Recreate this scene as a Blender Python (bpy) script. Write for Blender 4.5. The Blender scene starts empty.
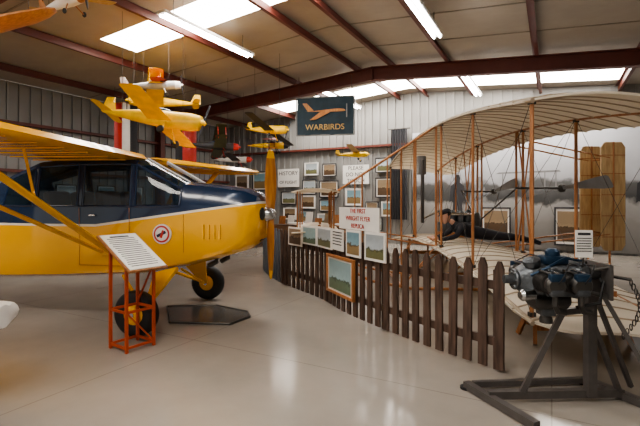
import bpy,bmesh,math,random
from mathutils import Vector,Matrix
random.seed(7)
F=426.67;H=1.6
pi=math.pi
def V3(*a): return Vector(a)
def T(x,y,z): return Matrix.Translation((x,y,z))
def RZ(d): return Matrix.Rotation(math.radians(d),4,'Z')
def RX(d): return Matrix.Rotation(math.radians(d),4,'X')
def RY(d): return Matrix.Rotation(math.radians(d),4,'Y')
BM=RZ(-28.5)      # building frame: local x = v (across), y = u (along)
# ---------------------------------------------------------------- materials
def newmat(name):
    m=bpy.data.materials.new(name); m.use_nodes=True
    nt=m.node_tree; b=nt.nodes['Principled BSDF']
    return m,nt,b
def mat(name,col,rough=.5,metal=0,var=.12,scale=6,bump=0,bscale=60,coat=0,emit=0,see=0):
    m,nt,b=newmat(name)
    tc=nt.nodes.new('ShaderNodeTexCoord'); n=nt.nodes.new('ShaderNodeTexNoise')
    n.inputs['Scale'].default_value=scale; n.inputs['Detail'].default_value=4
    nt.links.new(tc.outputs['Object'],n.inputs['Vector'])
    r=nt.nodes.new('ShaderNodeValToRGB')
    r.color_ramp.elements[0].position=.3; r.color_ramp.elements[1].position=.7
    r.color_ramp.elements[0].color=tuple(c*(1-var) for c in col)+(1,)
    r.color_ramp.elements[1].color=tuple(min(1,c*(1+var)) for c in col)+(1,)
    nt.links.new(n.outputs['Fac'],r.inputs['Fac']); nt.links.new(r.outputs['Color'],b.inputs['Base Color'])
    b.inputs['Roughness'].default_value=rough; b.inputs['Metallic'].default_value=metal
    b.inputs['Coat Weight'].default_value=coat
    if bump:
        n2=nt.nodes.new('ShaderNodeTexNoise'); n2.inputs['Scale'].default_value=bscale
        nt.links.new(tc.outputs['Object'],n2.inputs['Vector'])
        bp=nt.nodes.new('ShaderNodeBump'); bp.inputs['Strength'].default_value=bump; bp.inputs['Distance'].default_value=.02
        nt.links.new(n2.outputs['Fac'],bp.inputs['Height']); nt.links.new(bp.outputs['Normal'],b.inputs['Normal'])
    if emit:
        b.inputs['Emission Color'].default_value=tuple(col)+(1,); b.inputs['Emission Strength'].default_value=emit
    if see:
        t=nt.nodes.new('ShaderNodeBsdfTransparent'); t.inputs[0].default_value=(.75,.85,.9,1)
        mx=nt.nodes.new('ShaderNodeMixShader'); mx.inputs[0].default_value=see
        o=nt.nodes['Material Output']
        nt.links.new(b.outputs[0],mx.inputs[1]); nt.links.new(t.outputs[0],mx.inputs[2]); nt.links.new(mx.outputs[0],o.inputs['Surface'])
    return m
def wood(name,c1,c2,rough=.45,scale=3):
    m,nt,b=newmat(name)
    tc=nt.nodes.new('ShaderNodeTexCoord'); mp=nt.nodes.new('ShaderNodeMapping')
    mp.inputs['Scale'].default_value=(9,9,1.2)
    n=nt.nodes.new('ShaderNodeTexNoise'); n.inputs['Scale'].default_value=scale; n.inputs['Detail'].default_value=6
    r=nt.nodes.new('ShaderNodeValToRGB'); r.color_ramp.elements[0].position=.35; r.color_ramp.elements[1].position=.65
    r.color_ramp.elements[0].color=c1+(1,); r.color_ramp.elements[1].color=c2+(1,)
    nt.links.new(tc.outputs['Object'],mp.inputs['Vector']); nt.links.new(mp.outputs['Vector'],n.inputs['Vector'])
    nt.links.new(n.outputs['Fac'],r.inputs['Fac']); nt.links.new(r.outputs['Color'],b.inputs['Base Color'])
    b.inputs['Roughness'].default_value=rough
    return m
YEL=(.80,.40,.006)
M={}
M['yellow']=mat('yellow_paint',YEL,.22,var=.04,coat=.5)
M['yellow2']=mat('yellow_model',(.80,.50,.02),.35)
M['navy']=mat('navy_paint',(.010,.025,.065),.2,coat=.4)
M['white']=mat('white_paint',(.75,.73,.7),.4,var=.04)
M['offwhite']=mat('sign_white',(.74,.72,.68),.5,var=.03)
M['black']=mat('black_rubber',(.015,.015,.016),.6)
M['dark']=mat('dark_ink',(.03,.03,.035),.6)
M['grey']=mat('grey_print',(.2,.2,.2),.6)
M['chrome']=mat('bright_metal',(.5,.5,.5),.25,metal=1)
M['steel']=mat('dark_steel',(.08,.075,.07),.42,metal=.7,scale=14)
M['standsteel']=mat('painted_stand_steel',(.10,.09,.085),.4,metal=.3,scale=14)
M['steel2']=mat('cast_alloy',(.12,.13,.14),.38,metal=.8,scale=20,bump=.3)
M['blue']=mat('engine_blue',(.018,.045,.085),.35,metal=.4)
M['redbrown']=mat('red_oxide_steel',(.12,.03,.02),.5,scale=3)
M['orange']=mat('orange_red_frame',(.42,.065,.015),.4)
M['red']=mat('red_paint',(.5,.03,.02),.4)
M['silver']=mat('silver_dope',(.4,.4,.4),.4,metal=.3)
M['green']=mat('olive_paint',(.07,.08,.04),.5)
M['brown']=mat('brown_cloth',(.16,.09,.05),.8)
M['leather']=mat('seat_leather',(.13,.06,.03),.6)
M['gold']=mat('gold_letters',(.55,.36,.12),.5)
M['teal']=mat('banner_cloth',(.022,.042,.058),.8)
M['redtxt']=mat('red_letters',(.45,.03,.02),.6)
M['woodo']=wood('spruce_varnish',(.29,.11,.035),(.43,.19,.07))
M['woodd']=wood('dark_stained_wood',(.045,.025,.017),(.11,.065,.045),.6)
M['woodg']=wood('blue_grey_wood',(.07,.09,.12),(.13,.15,.18),.6)
M['propw']=wood('propeller_wood',(.35,.13,.025),(.5,.22,.05),.3)
M['tan']=wood('tan_panel',(.42,.27,.12),(.56,.39,.2),.6)
M['skin']=mat('skin',(.62,.36,.26),.5,var=.05)
M['suit']=mat('dark_suit',(.02,.02,.026),.8)
M['hair']=mat('hair',(.03,.02,.015),.7)
M['wallm']=mat('metal_siding',(.25,.245,.235),.45,var=.06,scale=1)
M['propg']=mat('grey_propeller',(.20,.21,.23),.5)
M['glass']=mat('cabin_glass',(.02,.04,.06),.05,var=.3,scale=2,coat=.6,see=.55)
M['tube']=mat('fluorescent_tube',(.98,.98,1.0),.5,emit=45)
M['sky']=mat('skylight_panel',(1.0,.94,.85),.5,var=.0,emit=18)
def fabric(name,col,tr=.35):
    m,nt,b=newmat(name)
    tc=nt.nodes.new('ShaderNodeTexCoord'); n=nt.nodes.new('ShaderNodeTexNoise'); n.inputs['Scale'].default_value=3
    nt.links.new(tc.outputs['Object'],n.inputs['Vector'])
    r=nt.nodes.new('ShaderNodeValToRGB'); r.color_ramp.elements[0].color=tuple(c*.9 for c in col)+(1,); r.color_ramp.elements[1].color=tuple(min(1,c*1.05) for c in col)+(1,)
    nt.links.new(n.outputs['Fac'],r.inputs['Fac']); nt.links.new(r.outputs['Color'],b.inputs['Base Color'])
    b.inputs['Roughness'].default_value=.8
    t=nt.nodes.new('ShaderNodeBsdfTranslucent'); nt.links.new(r.outputs['Color'],t.inputs['Color'])
    mx=nt.nodes.new('ShaderNodeMixShader'); mx.inputs[0].default_value=tr
    o=nt.nodes['Material Output']
    nt.links.new(b.outputs[0],mx.inputs[1]); nt.links.new(t.outputs[0],mx.inputs[2]); nt.links.new(mx.outputs[0],o.inputs['Surface'])
    return m
M['fabric']=fabric('muslin_fabric',(.78,.71,.60),.35)
def floor_mat():
    m,nt,b=newmat('polished_concrete')
    tc=nt.nodes.new('ShaderNodeTexCoord')
    n=nt.nodes.new('ShaderNodeTexNoise'); n.inputs['Scale'].default_value=.7; n.inputs['Detail'].default_value=8; n.inputs['Roughness'].default_value=.6
    nt.links.new(tc.outputs['Object'],n.inputs['Vector'])
    r=nt.nodes.new('ShaderNodeValToRGB'); r.color_ramp.elements[0].position=.3; r.color_ramp.elements[1].position=.7
    r.color_ramp.elements[0].color=(.28,.25,.22,1); r.color_ramp.elements[1].color=(.365,.33,.29,1)
    nt.links.new(n.outputs['Fac'],r.inputs['Fac'])
    br=nt.nodes.new('ShaderNodeTexBrick'); br.offset=0
    br.inputs['Scale'].default_value=1; br.inputs['Mortar Size'].default_value=.006; br.inputs['Brick Width'].default_value=3.6; br.inputs['Row Height'].default_value=3.6
    br.inputs['Color1'].default_value=(1,1,1,1); br.inputs['Color2'].default_value=(1,1,1,1); br.inputs['Mortar'].default_value=(.72,.7,.68,1)
    nt.links.new(tc.outputs['Object'],br.inputs['Vector'])
    mx=nt.nodes.new('ShaderNodeMix'); mx.data_type='RGBA'; mx.blend_type='MULTIPLY'; mx.inputs[0].default_value=1
    nt.links.new(r.outputs['Color'],mx.inputs[6]); nt.links.new(br.outputs['Color'],mx.inputs[7]); nt.links.new(mx.outputs[2],b.inputs['Base Color'])
    n2=nt.nodes.new('ShaderNodeTexNoise'); n2.inputs['Scale'].default_value=1.5; n2.inputs['Detail'].default_value=3
    nt.links.new(tc.outputs['Object'],n2.inputs['Vector'])
    mr=nt.nodes.new('ShaderNodeMapRange'); mr.inputs[3].default_value=.12; mr.inputs[4].default_value=.22
    nt.links.new(n2.outputs['Fac'],mr.inputs[0]); nt.links.new(mr.outputs[0],b.inputs['Roughness'])
    b.inputs['Specular IOR Level'].default_value=.75
    return m
M['floor']=floor_mat()
M['ceil']=mat('vinyl_insulation',(.36,.315,.26),.6,var=.08,scale=1.2,bump=.6,bscale=2.5)
M['seam']=mat('insulation_seam',(.24,.21,.17),.6)
def fuse_mat():
    m,nt,b=newmat('two_tone_fuselage')
    tc=nt.nodes.new('ShaderNodeTexCoord'); s=nt.nodes.new('ShaderNodeSeparateXYZ'); nt.links.new(tc.outputs['Object'],s.inputs[0])
    def mth(op,a,bb):
        n=nt.nodes.new('ShaderNodeMath'); n.operation=op
        for i,v in enumerate((a,bb)):
            if isinstance(v,(int,float)): n.inputs[i].default_value=v
            else: nt.links.new(v,n.inputs[i])
        return n.outputs[0]
    line=mth('MAXIMUM',mth('ADD',mth('MULTIPLY',s.outputs['X'],.14),1.39),1.27)
    d=mth('SUBTRACT',s.outputs['Z'],line)
    navy=mth('GREATER_THAN',d,.015); wht=mth('GREATER_THAN',d,-.015)
    mx=nt.nodes.new('ShaderNodeMix'); mx.data_type='RGBA'; mx.inputs[6].default_value=YEL+(1,); mx.inputs[7].default_value=(.75,.7,.6,1)
    nt.links.new(wht,mx.inputs[0])
    m2=nt.nodes.new('ShaderNodeMix'); m2.data_type='RGBA'; nt.links.new(navy,m2.inputs[0]); nt.links.new(mx.outputs[2],m2.inputs[6]); m2.inputs[7].default_value=(.010,.028,.07,1)
    nt.links.new(m2.outputs[2],b.inputs['Base Color']); b.inputs['Roughness'].default_value=.2; b.inputs['Coat Weight'].default_value=.5
    return m
M['fuse']=fuse_mat()
def ramp_mat(name,stops,axis='Z',lo=0,hi=1,nz=.08,nscale=3,rough=.5):
    m,nt,b=newmat(name)
    tc=nt.nodes.new('ShaderNodeTexCoord'); s=nt.nodes.new('ShaderNodeSeparateXYZ'); nt.links.new(tc.outputs['Object'],s.inputs[0])
    mr=nt.nodes.new('ShaderNodeMapRange'); mr.inputs[1].default_value=lo; mr.inputs[2].default_value=hi
    nt.links.new(s.outputs[axis],mr.inputs[0])
    n=nt.nodes.new('ShaderNodeTexNoise'); n.inputs['Scale'].default_value=nscale; n.inputs['Detail'].default_value=6
    nt.links.new(tc.outputs['Object'],n.inputs['Vector'])
    a=nt.nodes.new('ShaderNodeMath'); a.operation='MULTIPLY_ADD'; a.inputs[1].default_value=nz; nt.links.new(n.outputs['Fac'],a.inputs[0]); nt.links.new(mr.outputs[0],a.inputs[2])
    r=nt.nodes.new('ShaderNodeValToRGB'); cr=r.color_ramp
    while len(cr.elements)<len(stops): cr.elements.new(.5)
    for e,(p,c) in zip(cr.elements,stops): e.position=p; e.color=tuple(c)+(1,)
    nt.links.new(a.outputs[0],r.inputs['Fac']); nt.links.new(r.outputs['Color'],b.inputs['Base Color']); b.inputs['Roughness'].default_value=rough
    return m
M['mural']=ramp_mat('mural_print',[(0,(.12,.11,.1)),(.38,(.22,.21,.2)),(.5,(.30,.29,.28)),(.54,(.05,.05,.05)),(.66,(.10,.10,.10)),(.70,(.36,.36,.38)),(.85,(.46,.47,.5)),(1,(.54,.55,.59))],lo=-1.95,hi=1.95,nz=.28,nscale=1.6)
def pic(name,sky,gr,k=.5):
    return ramp_mat(name,[(0,gr),(k-.05,tuple(c*1.3 for c in gr)),(k,tuple(c*.5 for c in gr)),(k+.06,sky),(1,tuple(c*.8 for c in sky))],lo=-.2,hi=.2,nz=.5,nscale=14,rough=.3)
M['pic1']=pic('print_landscape',(.42,.47,.5),(.12,.12,.06),.65)
M['pic2']=pic('print_field',(.22,.36,.42),(.2,.14,.07),.7)
M['pic3']=pic('print_coast',(.32,.45,.47),(.1,.14,.09),.6)
M['pic4']=pic('print_sepia',(.30,.22,.14),(.08,.05,.03),.7)
# ---------------------------------------------------------------- mesh builder
class MB:
    def __init__(s,name,Mx=None):
        s.name=name; s.bm=bmesh.new(); s.mats=[]; s.M=Mx or Matrix()
    def mi(s,m):
        m=M[m] if isinstance(m,str) else m
        if m not in s.mats: s.mats.append(m)
        return s.mats.index(m)
    def add(s,pts,faces,m):
        vs=[s.bm.verts.new(s.M@Vector(p)) for p in pts]
        out=[]
        for k,f in enumerate(faces):
            try:
                fc=s.bm.faces.new([vs[i] for i in f]); fc.material_index=s.mi(m(k) if callable(m) else m); out.append(fc)
            except ValueError: pass
        return vs,out
    def box(s,c,size,m,R=None,bev=0):
        R=R or Matrix(); X=T(*c)@R
        h=[x/2 for x in size]
        pts=[X@Vector((h[0]*a,h[1]*b,h[2]*cc)) for a in(-1,1) for b in(-1,1) for cc in(-1,1)]
        vs,fs=s.add(pts,[(0,1,3,2),(4,6,7,5),(0,4,5,1),(2,3,7,6),(0,2,6,4),(1,5,7,3)],m)
        if bev:
            es=list({e for f in fs for e in f.edges})
            r=bmesh.ops.bevel(s.bm,geom=es,offset=bev,segments=2,affect='EDGES',profile=.5)
            for f in r['faces']: f.material_index=s.mi(m)
    def obox(s,a,b,w,h,m,up=(0,0,1),bev=0):
        a=Vector(a);b=Vector(b);d=b-a;L=d.length;z=d.normalized()
        u=Vector(up)
        if abs(u.dot(z))>.99:u=Vector((1,0,0))
        x=u.cross(z).normalized();y=z.cross(x)
        R=Matrix((x,y,z)).transposed().to_4x4()
        s.box((a+b)/2,(w,h,L),m,R,bev)
    def ring(s,c,x,y,rx,ry,n): return [c+x*(rx*math.cos(2*pi*i/n))+y*(ry*math.sin(2*pi*i/n)) for i in range(n)]
    def tube(s,a,b,r,m,r1=None,n=8,flat=1,up=(0,0,1)):
        a=Vector(a);b=Vector(b);r1=r if r1 is None else r1
        z=(b-a).normalized();u=Vector(up)
        if abs(u.dot(z))>.98:u=Vector((1,0,0))
        x=u.cross(z).normalized();y=z.cross(x)
        s.loft([s.ring(a,x,y,r*flat,r,n),s.ring(b,x,y,r1*flat,r1,n)],m)
    def path(s,pts,r,m,n=6):
        pts=[Vector(p) for p in pts]; rings=[]
        for i,p in enumerate(pts):
            d=(pts[min(i+1,len(pts)-1)]-pts[max(i-1,0)]).normalized()
            u=Vector((0,0,1)) if abs(d.z)<.9 else Vector((1,0,0))
            x=u.cross(d).normalized();y=d.cross(x)
            rr=r[i] if isinstance(r,(list,tuple)) else r
            rings.append(s.ring(p,x,y,rr,rr,n))
        s.loft(rings,m)
    def loft(s,rings,m,caps=True):
        n=len(rings[0]); pts=[p for r in rings for p in r]; faces=[];key=[]
        for i in range(len(rings)-1):
            for j in range(n):
                k=(j+1)%n
                faces.append((i*n+j,i*n+k,(i+1)*n+k,(i+1)*n+j)); key.append((i,j))
        if caps:
            faces.append(tuple(range(n-1,-1,-1))); key.append((0,-1))
            faces.append(tuple((len(rings)-1)*n+j for j in range(n))); key.append((len(rings)-1,-1))
        mm=(lambda k:m(*key[k])) if callable(m) else m
        s.add(pts,faces,mm)
    def lathe(s,prof,o,axis,m,n=24):
        o=Vector(o);z=Vector(axis).normalized();u=Vector((0,0,1)) if abs(z.z)<.9 else Vector((1,0,0))
        x=u.cross(z).normalized();y=z.cross(x)
        s.loft([s.ring(o+z*h,x,y,max(r,.0005),max(r,.0005),n) for r,h in prof],m)
    def sphere(s,c,r,m,n=12,k=8):
        c=Vector(c); r=Vector(r) if not isinstance(r,(int,float)) else Vector((r,r,r))
        rings=[]
        for i in range(k+1):
            a=-pi/2+pi*i/k; cr=max(math.cos(a),.01)
            rings.append([c+Vector((r.x*cr*math.cos(2*pi*j/n),r.y*cr*math.sin(2*pi*j/n),r.z*math.sin(a))) for j in range(n)])
        s.loft(rings,m)
    def prism(s,prof,y0,y1,m):
        n=len(prof)
        s.add([(x,y0,z) for x,z in prof]+[(x,y1,z) for x,z in prof],[tuple(range(n)),tuple(range(2*n-1,n-1,-1))]+[(k,(k+1)%n,(k+1)%n+n,k+n) for k in range(n)],m)
    def done(s,mw=None,parent=None,ang=38,recenter=True):
        bmesh.ops.recalc_face_normals(s.bm,faces=s.bm.faces)
        for e in s.bm.edges:
            if len(e.link_faces)==2 and e.calc_face_angle(0)>math.radians(ang): e.smooth=False
        for f in s.bm.faces: f.smooth=True
        me=bpy.data.meshes.new(s.name)
        loc=None
        if mw is None and recenter and parent is None:
            xs=[v.co for v in s.bm.verts]
            loc=Vector(((min(v.x for v in xs)+max(v.x for v in xs))/2,(min(v.y for v in xs)+max(v.y for v in xs))/2,min(v.z for v in xs)))
            bmesh.ops.translate(s.bm,verts=s.bm.verts,vec=-loc)
        s.bm.to_mesh(me); s.bm.free()
        for m in s.mats: me.materials.append(m)
        ob=bpy.data.objects.new(s.name,me); bpy.context.collection.objects.link(ob)
        if mw is not None: ob.matrix_world=mw
        elif loc is not None: ob.location=loc
        if parent: ob.parent=parent
        return ob
# ---------------------------------------------------------------- room shell
UF,UB=-6.0,15.0; VL,VR=-13.0,4.8; VRG=-4.35
def zc(v): return 5.45-(.07 if v<VRG else .083)*abs(v-VRG)
b=MB('floor',None)
b.box(((VL+VR)/2,(UF-4+UB)/2,-.05),(VR-VL+.4,UB-UF+4.4,.1),'floor')
b.done(mw=BM)
b=MB('ceiling',None)
def slab(u0,u1,v0,v1,m,t=.05,dz=0):
    p=[]
    for (v,u) in((v0,u0),(v1,u0),(v1,u1),(v0,u1)): p.append((v,u,zc(v)+dz))
    q=[(x,y,z+t) for x,y,z in p]
    b.add(p+q,[(0,1,2,3),(7,6,5,4),(0,4,5,1),(1,5,6,2),(2,6,7,3),(3,7,4,0)],m)
holes=[(-1.4,-.3,-9.3,2.0),(5.95,6.9,-8.75,VRG),(5.95,6.9,VRG,-2.9),(13.1,14.4,-9.3,VRG),(13.1,14.4,VRG,1.7)]
us=sorted({UF,UB}|{h[0] for h in holes}|{h[1] for h in holes}); vs_=sorted({VL,VR,VRG}|{h[2] for h in holes}|{h[3] for h in holes})
for i in range(len(us)-1):
    for j in range(len(vs_)-1):
        cu,cv=(us[i]+us[i+1])/2,(vs_[j]+vs_[j+1])/2
        if not any(h[0]<cu<h[1] and h[2]<cv<h[3] for h in holes): slab(us[i],us[i+1],vs_[j],vs_[j+1],'ceil')
for u0 in (-4.5,-3,1.2,2.7,4.2,8.4,9.9,12.0):
    for a,c in((VL,VRG),(VRG,VR)): slab(u0,u0+.035,a,c,'seam',t=.012,dz=-.012)
b.done(mw=BM)
purl=[-11.7,-9.3,-6.85,-4.85,-3.85,-2.35,-.33,1.7,3.6]
for k,h in enumerate(holes):
    b=MB('window_%d'%(k+1))
    vv=[h[2]]+[v for v in (VRG,) if h[2]<v<h[3]]+[h[3]]
    for a,c in zip(vv,vv[1:]): slab(h[0],h[1],a,c,'sky',dz=.005)
    b.done(mw=BM)
b=MB('wall_left'); 
b.box((VL-.05,(UF+UB)/2,2.42),(.1,UB-UF,4.84),'wallm')
u=UF+.15
while u<UB:
    b.box((VL+.02,u,2.41),(.05,.09,4.82),'wallm'); u+=.3
b.done(mw=BM)
b=MB('wall_back')
pts=[(VL,UB,0),(VR,UB,0),(VR,UB,zc(VR)),(VRG,UB,zc(VRG)),(VL,UB,zc(VL))]
pts2=[(x,y+.1,z) for x,y,z in pts]
b.add(pts+pts2,[(0,1,2,3,4),(9,8,7,6,5)]+[(i,(i+1)%5,(i+1)%5+5,i+5) for i in range(5)],'wallm')
v=VL+.15
while v<VR:
    b.box((v,UB-.02,(zc(v)-.03)/2),(.09,.05,zc(v)-.03),'wallm'); v+=.3
b.done(mw=BM)
b=MB('wall_right'); b.box((VR+.05,(UF+UB)/2,2.33),(.1,UB-UF,4.66),'wallm'); b.done(mw=BM)
for fu in (11.1,3.4,-4.0):
    b=MB('roof_frame_beam')
    for (a,c) in ((VL+.02,VRG),(VRG,VR-.02)):
        za,zb=zc(a)-.36,zc(c)-.36
        R=Matrix.Rotation(-math.atan2(zb-za,c-a),4,'Y')
        L=math.hypot(c-a,zb-za); cm=((a+c)/2,fu,(za+zb)/2)
        b.box(cm,(L,.02,.34),'redbrown',R)
        n_=R@Vector((0,0,1))
        for sgn in(-1,1):
            b.box(Vector(cm)+n_*(.17*sgn),(L,.2,.022),'redbrown',R)
    b.box((VRG,fu-.0,zc(VRG)-.37),(.03,.2,.4),'redbrown')
    for v0 in (VL+.2,VR-.2):
        zt=zc(v0)-.3
        b.box((v0,fu,zt/2),(.3,.02,zt),'redbrown'); b.box((v0-.15,fu,zt/2),(.02,.2,zt),'redbrown'); b.box((v0+.15,fu,zt/2),(.02,.2,zt),'redbrown')
    b.done(mw=BM)
for v in purl:
    b=MB('roof_purlin'); z=zc(v)-.1
    b.box((v,(UF+UB)/2,z),(.02,UB-UF,.17),'redbrown')
    b.box((v+.03,(UF+UB)/2,z-.085),(.08,UB-UF,.018),'redbrown'); b.box((v-.03,(UF+UB)/2,z+.08),(.08,UB-UF,.018),'redbrown')
    b.done(mw=BM)
b=MB('trim_1')
for z in (1.2,2.4,3.7): b.box((VL+.12,(UF+UB)/2,z),(.18,UB-UF,.08),'redbrown')
b.done(mw=BM)
b=MB('trim_2')
for z in (3.6,): b.box(((VL+VR)/2-4.3,UB-.12,z),(8.6,.18,.08),'redbrown')
b.done(mw=BM)
for (v,u0,u1) in ((-6.1,5.3,7.9),(-2.0,6.1,8.6),(-6.1,11.4,14.2),(-2.0,11.5,14.0),(-6.1,-.4,2.2),(-2,-.4,2.2),(1.8,5.0,7.6)):
    b=MB('fluorescent_light'); z=zc(v)-.42
    b.box((v,(u0+u1)/2,z+.04),(.22,u1-u0,.06),'white',bev=.01)
    for dx in(-.06,.06): b.tube((v+dx,u0+.05,z-.01),(v+dx,u1-.05,z-.01),.018,'tube')
    for uu in(u0+.3,u1-.3): b.tube((v,uu,z+.06),(v,uu,zc(v)-.02),.008,'steel',n=5)
    b.done(mw=BM)
b=MB('wall_mural'); b.box((0,0,0),(8.9,.04,3.9),'mural')
for (x,s_,lean) in((-2.9,1.0,0),(-2.3,.95,.05),(.9,1.05,0),(2.3,1.0,-.04),(3.3,.98,.03)):
    z0=-1.25
    pr=[(-.16,0),(-.14,.75),(-.2,.8),(-.27,.75),(-.22,1.3),(-.08,1.42),(-.1,1.55),(-.06,1.68),(.06,1.68),(.1,1.55),(.08,1.42),(.22,1.3),(.28,.78),(.2,.8),(.15,.75),(.17,0),(.04,0),(0,.7),(-.04,0)]
    b.prism([(x+p*s_+lean*q,z0+q*s_) for p,q in pr],-.024,-.018,'dark' if s_>.97 else 'grey')
for z in(-.1,.42):
    b.prism([(-1.7,z),(-1.6,z+.05),(.1,z+.08),(.15,z+.02)],-.024,-.018,'grey')
for x in(-1.5,-1.1,-.7,-.3,.0): b.prism([(x,-.06),(x+.03,-.06),(x+.03,.46),(x,.46)],-.024,-.018,'grey')
b.done(mw=BM@T(.1,UB-.08,2.02))
b=MB('black_curtain')
rg=[]
for i in range(25):
    x=-5.1+i*.024; rg.append((x,UB-.22+.03*math.sin(i*1.6)))
n=25
pts=[(x,y,z) for z in(.9,4.15) for x,y in rg]+[(x,y+.02,z) for z in(.9,4.15) for x,y in rg]
fs=[(i,i+1,i+1+n,i+n) for i in range(n-1)]+[(i+2*n,i+1+2*n,i+1+3*n,i+3*n) for i in range(n-1)]
b.add(pts,fs,'dark'); b.tube((-5.2,UB-.22,4.15),(-4.4,UB-.22,4.15),.02,'steel'); b.done(mw=BM)
# ---------------------------------------------------------------- yellow high-wing airplane
PM=T(-1.98,5.95,0)@RZ(-10.1)
plane=bpy.data.objects.new('yellow_airplane',None); bpy.context.collection.objects.link(plane); plane.matrix_world=PM
S=[(1.275,.20,1.24,1.42,.18,1.60),(1.24,.33,1.08,1.42,.31,1.68),(1.1,.44,.95,1.44,.40,1.74),(.75,.50,.84,1.47,.44,1.79),(.36,.53,.74,1.5,.455,1.83),(.30,.53,.73,1.52,.455,1.84),
(-.30,.55,.62,1.52,.50,2.16),(-.37,.555,.61,1.52,.50,2.17),(-1.05,.56,.57,1.52,.5,2.17),(-1.13,.56,.565,1.52,.5,2.17),(-1.75,.55,.53,1.52,.48,2.15),(-1.82,.545,.53,1.52,.47,2.14),(-2.35,.48,.50,1.52,.36,1.98),(-3.2,.36,.47,1.35,.25,1.6),(-4.2,.22,.47,1.1,.15,1.25),(-5.3,.07,.5,.8,.05,.92)]
def sect(x,hw,zb,zm,ht,zt):
    hl=[(0,zb),(.6*hw,zb+.01),(.87*hw,zb+.06),(.98*hw,zb+.18),(hw,(zb+.2+zm)/2),(hw*.99,zm),(ht,zt-.1),(ht*.88,zt-.03),(ht*.5,zt),(0,zt+.01)]
    return [Vector((x,y,z)) for y,z in hl]+[Vector((x,-y,z)) for y,z in hl[-2:0:-1]]
rings=[sect(*s_) for s_ in S]
gl={5:(5,6,7,8,9,10,11,12),7:(5,12),9:(5,12),11:(5,12)}
b=MB('fuselage')
b.loft(rings,lambda i,j:'glass' if (i in gl and j in gl[i]) else 'fuse')
for sg in(-1,1):
    def sp(i,k): p=rings[i][k].copy(); p.y*=sg; return p
    for i in(5,6,7,8,9,10,11,12): b.tube(sp(i,5),sp(i,6),.016,'navy',n=6)
    for i in range(5,12): 
        b.tube(sp(i,5),sp(i+1,5),.014,'navy',n=6); b.tube(sp(i,6),sp(i+1,6),.014,'navy',n=6)
    b.tube(sp(5,8),sp(6,8),.012,'white',n=6); b.tube(sp(5,6),sp(6,6),.02,'navy',n=6)
    for (p,q) in (((-.37,.565*sg,1.5),(-.37,.55*sg,.75)),((-1.09,.568*sg,1.5),(-1.09,.56*sg,.75)),((-.37,.55*sg,.75),(-1.09,.56*sg,.75))): b.tube(p,q,.004,'propw',n=4)
    b.tube((-.95,.565*sg,1.4),(-.85,.575*sg,1.4),.012,'chrome')
    for i in range(4): b.box((.62+.07*i,(.517-.008*i)*sg,1.2),(.02,.02,.18),'yellow',RZ(0))
    b.tube((.36,.532*sg,.94),(.36,.532*sg,1.42),.004,'propw',n=4)
    for x in(-.85,-1.65):
        b.box((x,.25*sg,1.35),(.12,.40,.75),'leather',RY(-10),bev=.04); b.box((x+.25,.25*sg,1.0),(.45,.40,.14),'leather',bev=.03)
b.box((.28,0,1.62),(.04,.86,.28),'dark',bev=.01)
for sg in(-1,1):
    b.lathe([(.125,-.01),(.125,.022),(.105,.024)],(.08,.535*sg,1.17),(0,sg,0),'white',n=28)
    b.lathe([(.108,.0),(.108,.027)],(.08,.535*sg,1.17),(0,sg,0),'red',n=28)
    b.lathe([(.085,.0),(.085,.03)],(.08,.535*sg,1.17),(0,sg,0),'white',n=20)
    b.box((.08,.567*sg,1.17),(.13,.01,.035),'navy',RY(-25)); b.box((.09,.567*sg,1.17),(.03,.012,.10),'red',RY(20))
for sy in(-.16,.16): b.lathe([(.085,-.02),(.085,.012),(.06,.014)],(1.27,sy,1.42),(1,0,0),'black',n=18)
b.box((1.2,0,1.10),(.08,.2,.08),'black',bev=.01)
for sy in (-.2,.2): b.path([(.7,sy,.90),(.66,sy,.79),(.55,sy,.73)],.035,'steel',8)
b.loft([[Vector((x,y*w,z)) for x,y in((-4.55-o,1),(-4.8,1.5),(-5.35-o2,.3),(-5.35-o2,-.3),(-4.8,-1.5),(-4.55-o,-1))] for z,o,o2,w in((.85,-.1,.0,.03),(1.3,.15,.15,.03),(1.75,.4,.12,.02),(1.9,.6,0,.008))],'yellow')
for sg in(-1,1):
    b.loft([[Vector((x,y*sg,.85+dz)) for x,dz in((-4.5-t*.3,0),(-4.7,.03*(1-t)),(-5.4+t*.15,0),(-4.7,-.03*(1-t)))] for y,t in((.05,0),(.9,.3),(1.35,.8),(1.45,.95))],'yellow')
b.tube((-5.0,0,.6),(-5.25,0,.2),.03,'steel'); b.lathe([(.06,-.03),(.1,-.02),(.1,.02),(.06,.03)],(-5.28,0,.1),(0,1,0),'black')
b.done(parent=plane)
def airfoil(xle,chord,y,z,th,n=9):
    up=[];lo=[]
    for i in range(n):
        t=(1-math.cos(pi*i/(n-1)))/2
        h=th*(2.9*math.sqrt(t)-3.4*t+.5*t**3)*.95 if t<1 else 0
        up.append(Vector((xle-chord*t,y,z+max(h,0))))
        lo.append(Vector((xle-chord*t,y,z-max(h,0)*.28)))
    return up+lo[-2:0:-1]
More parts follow.
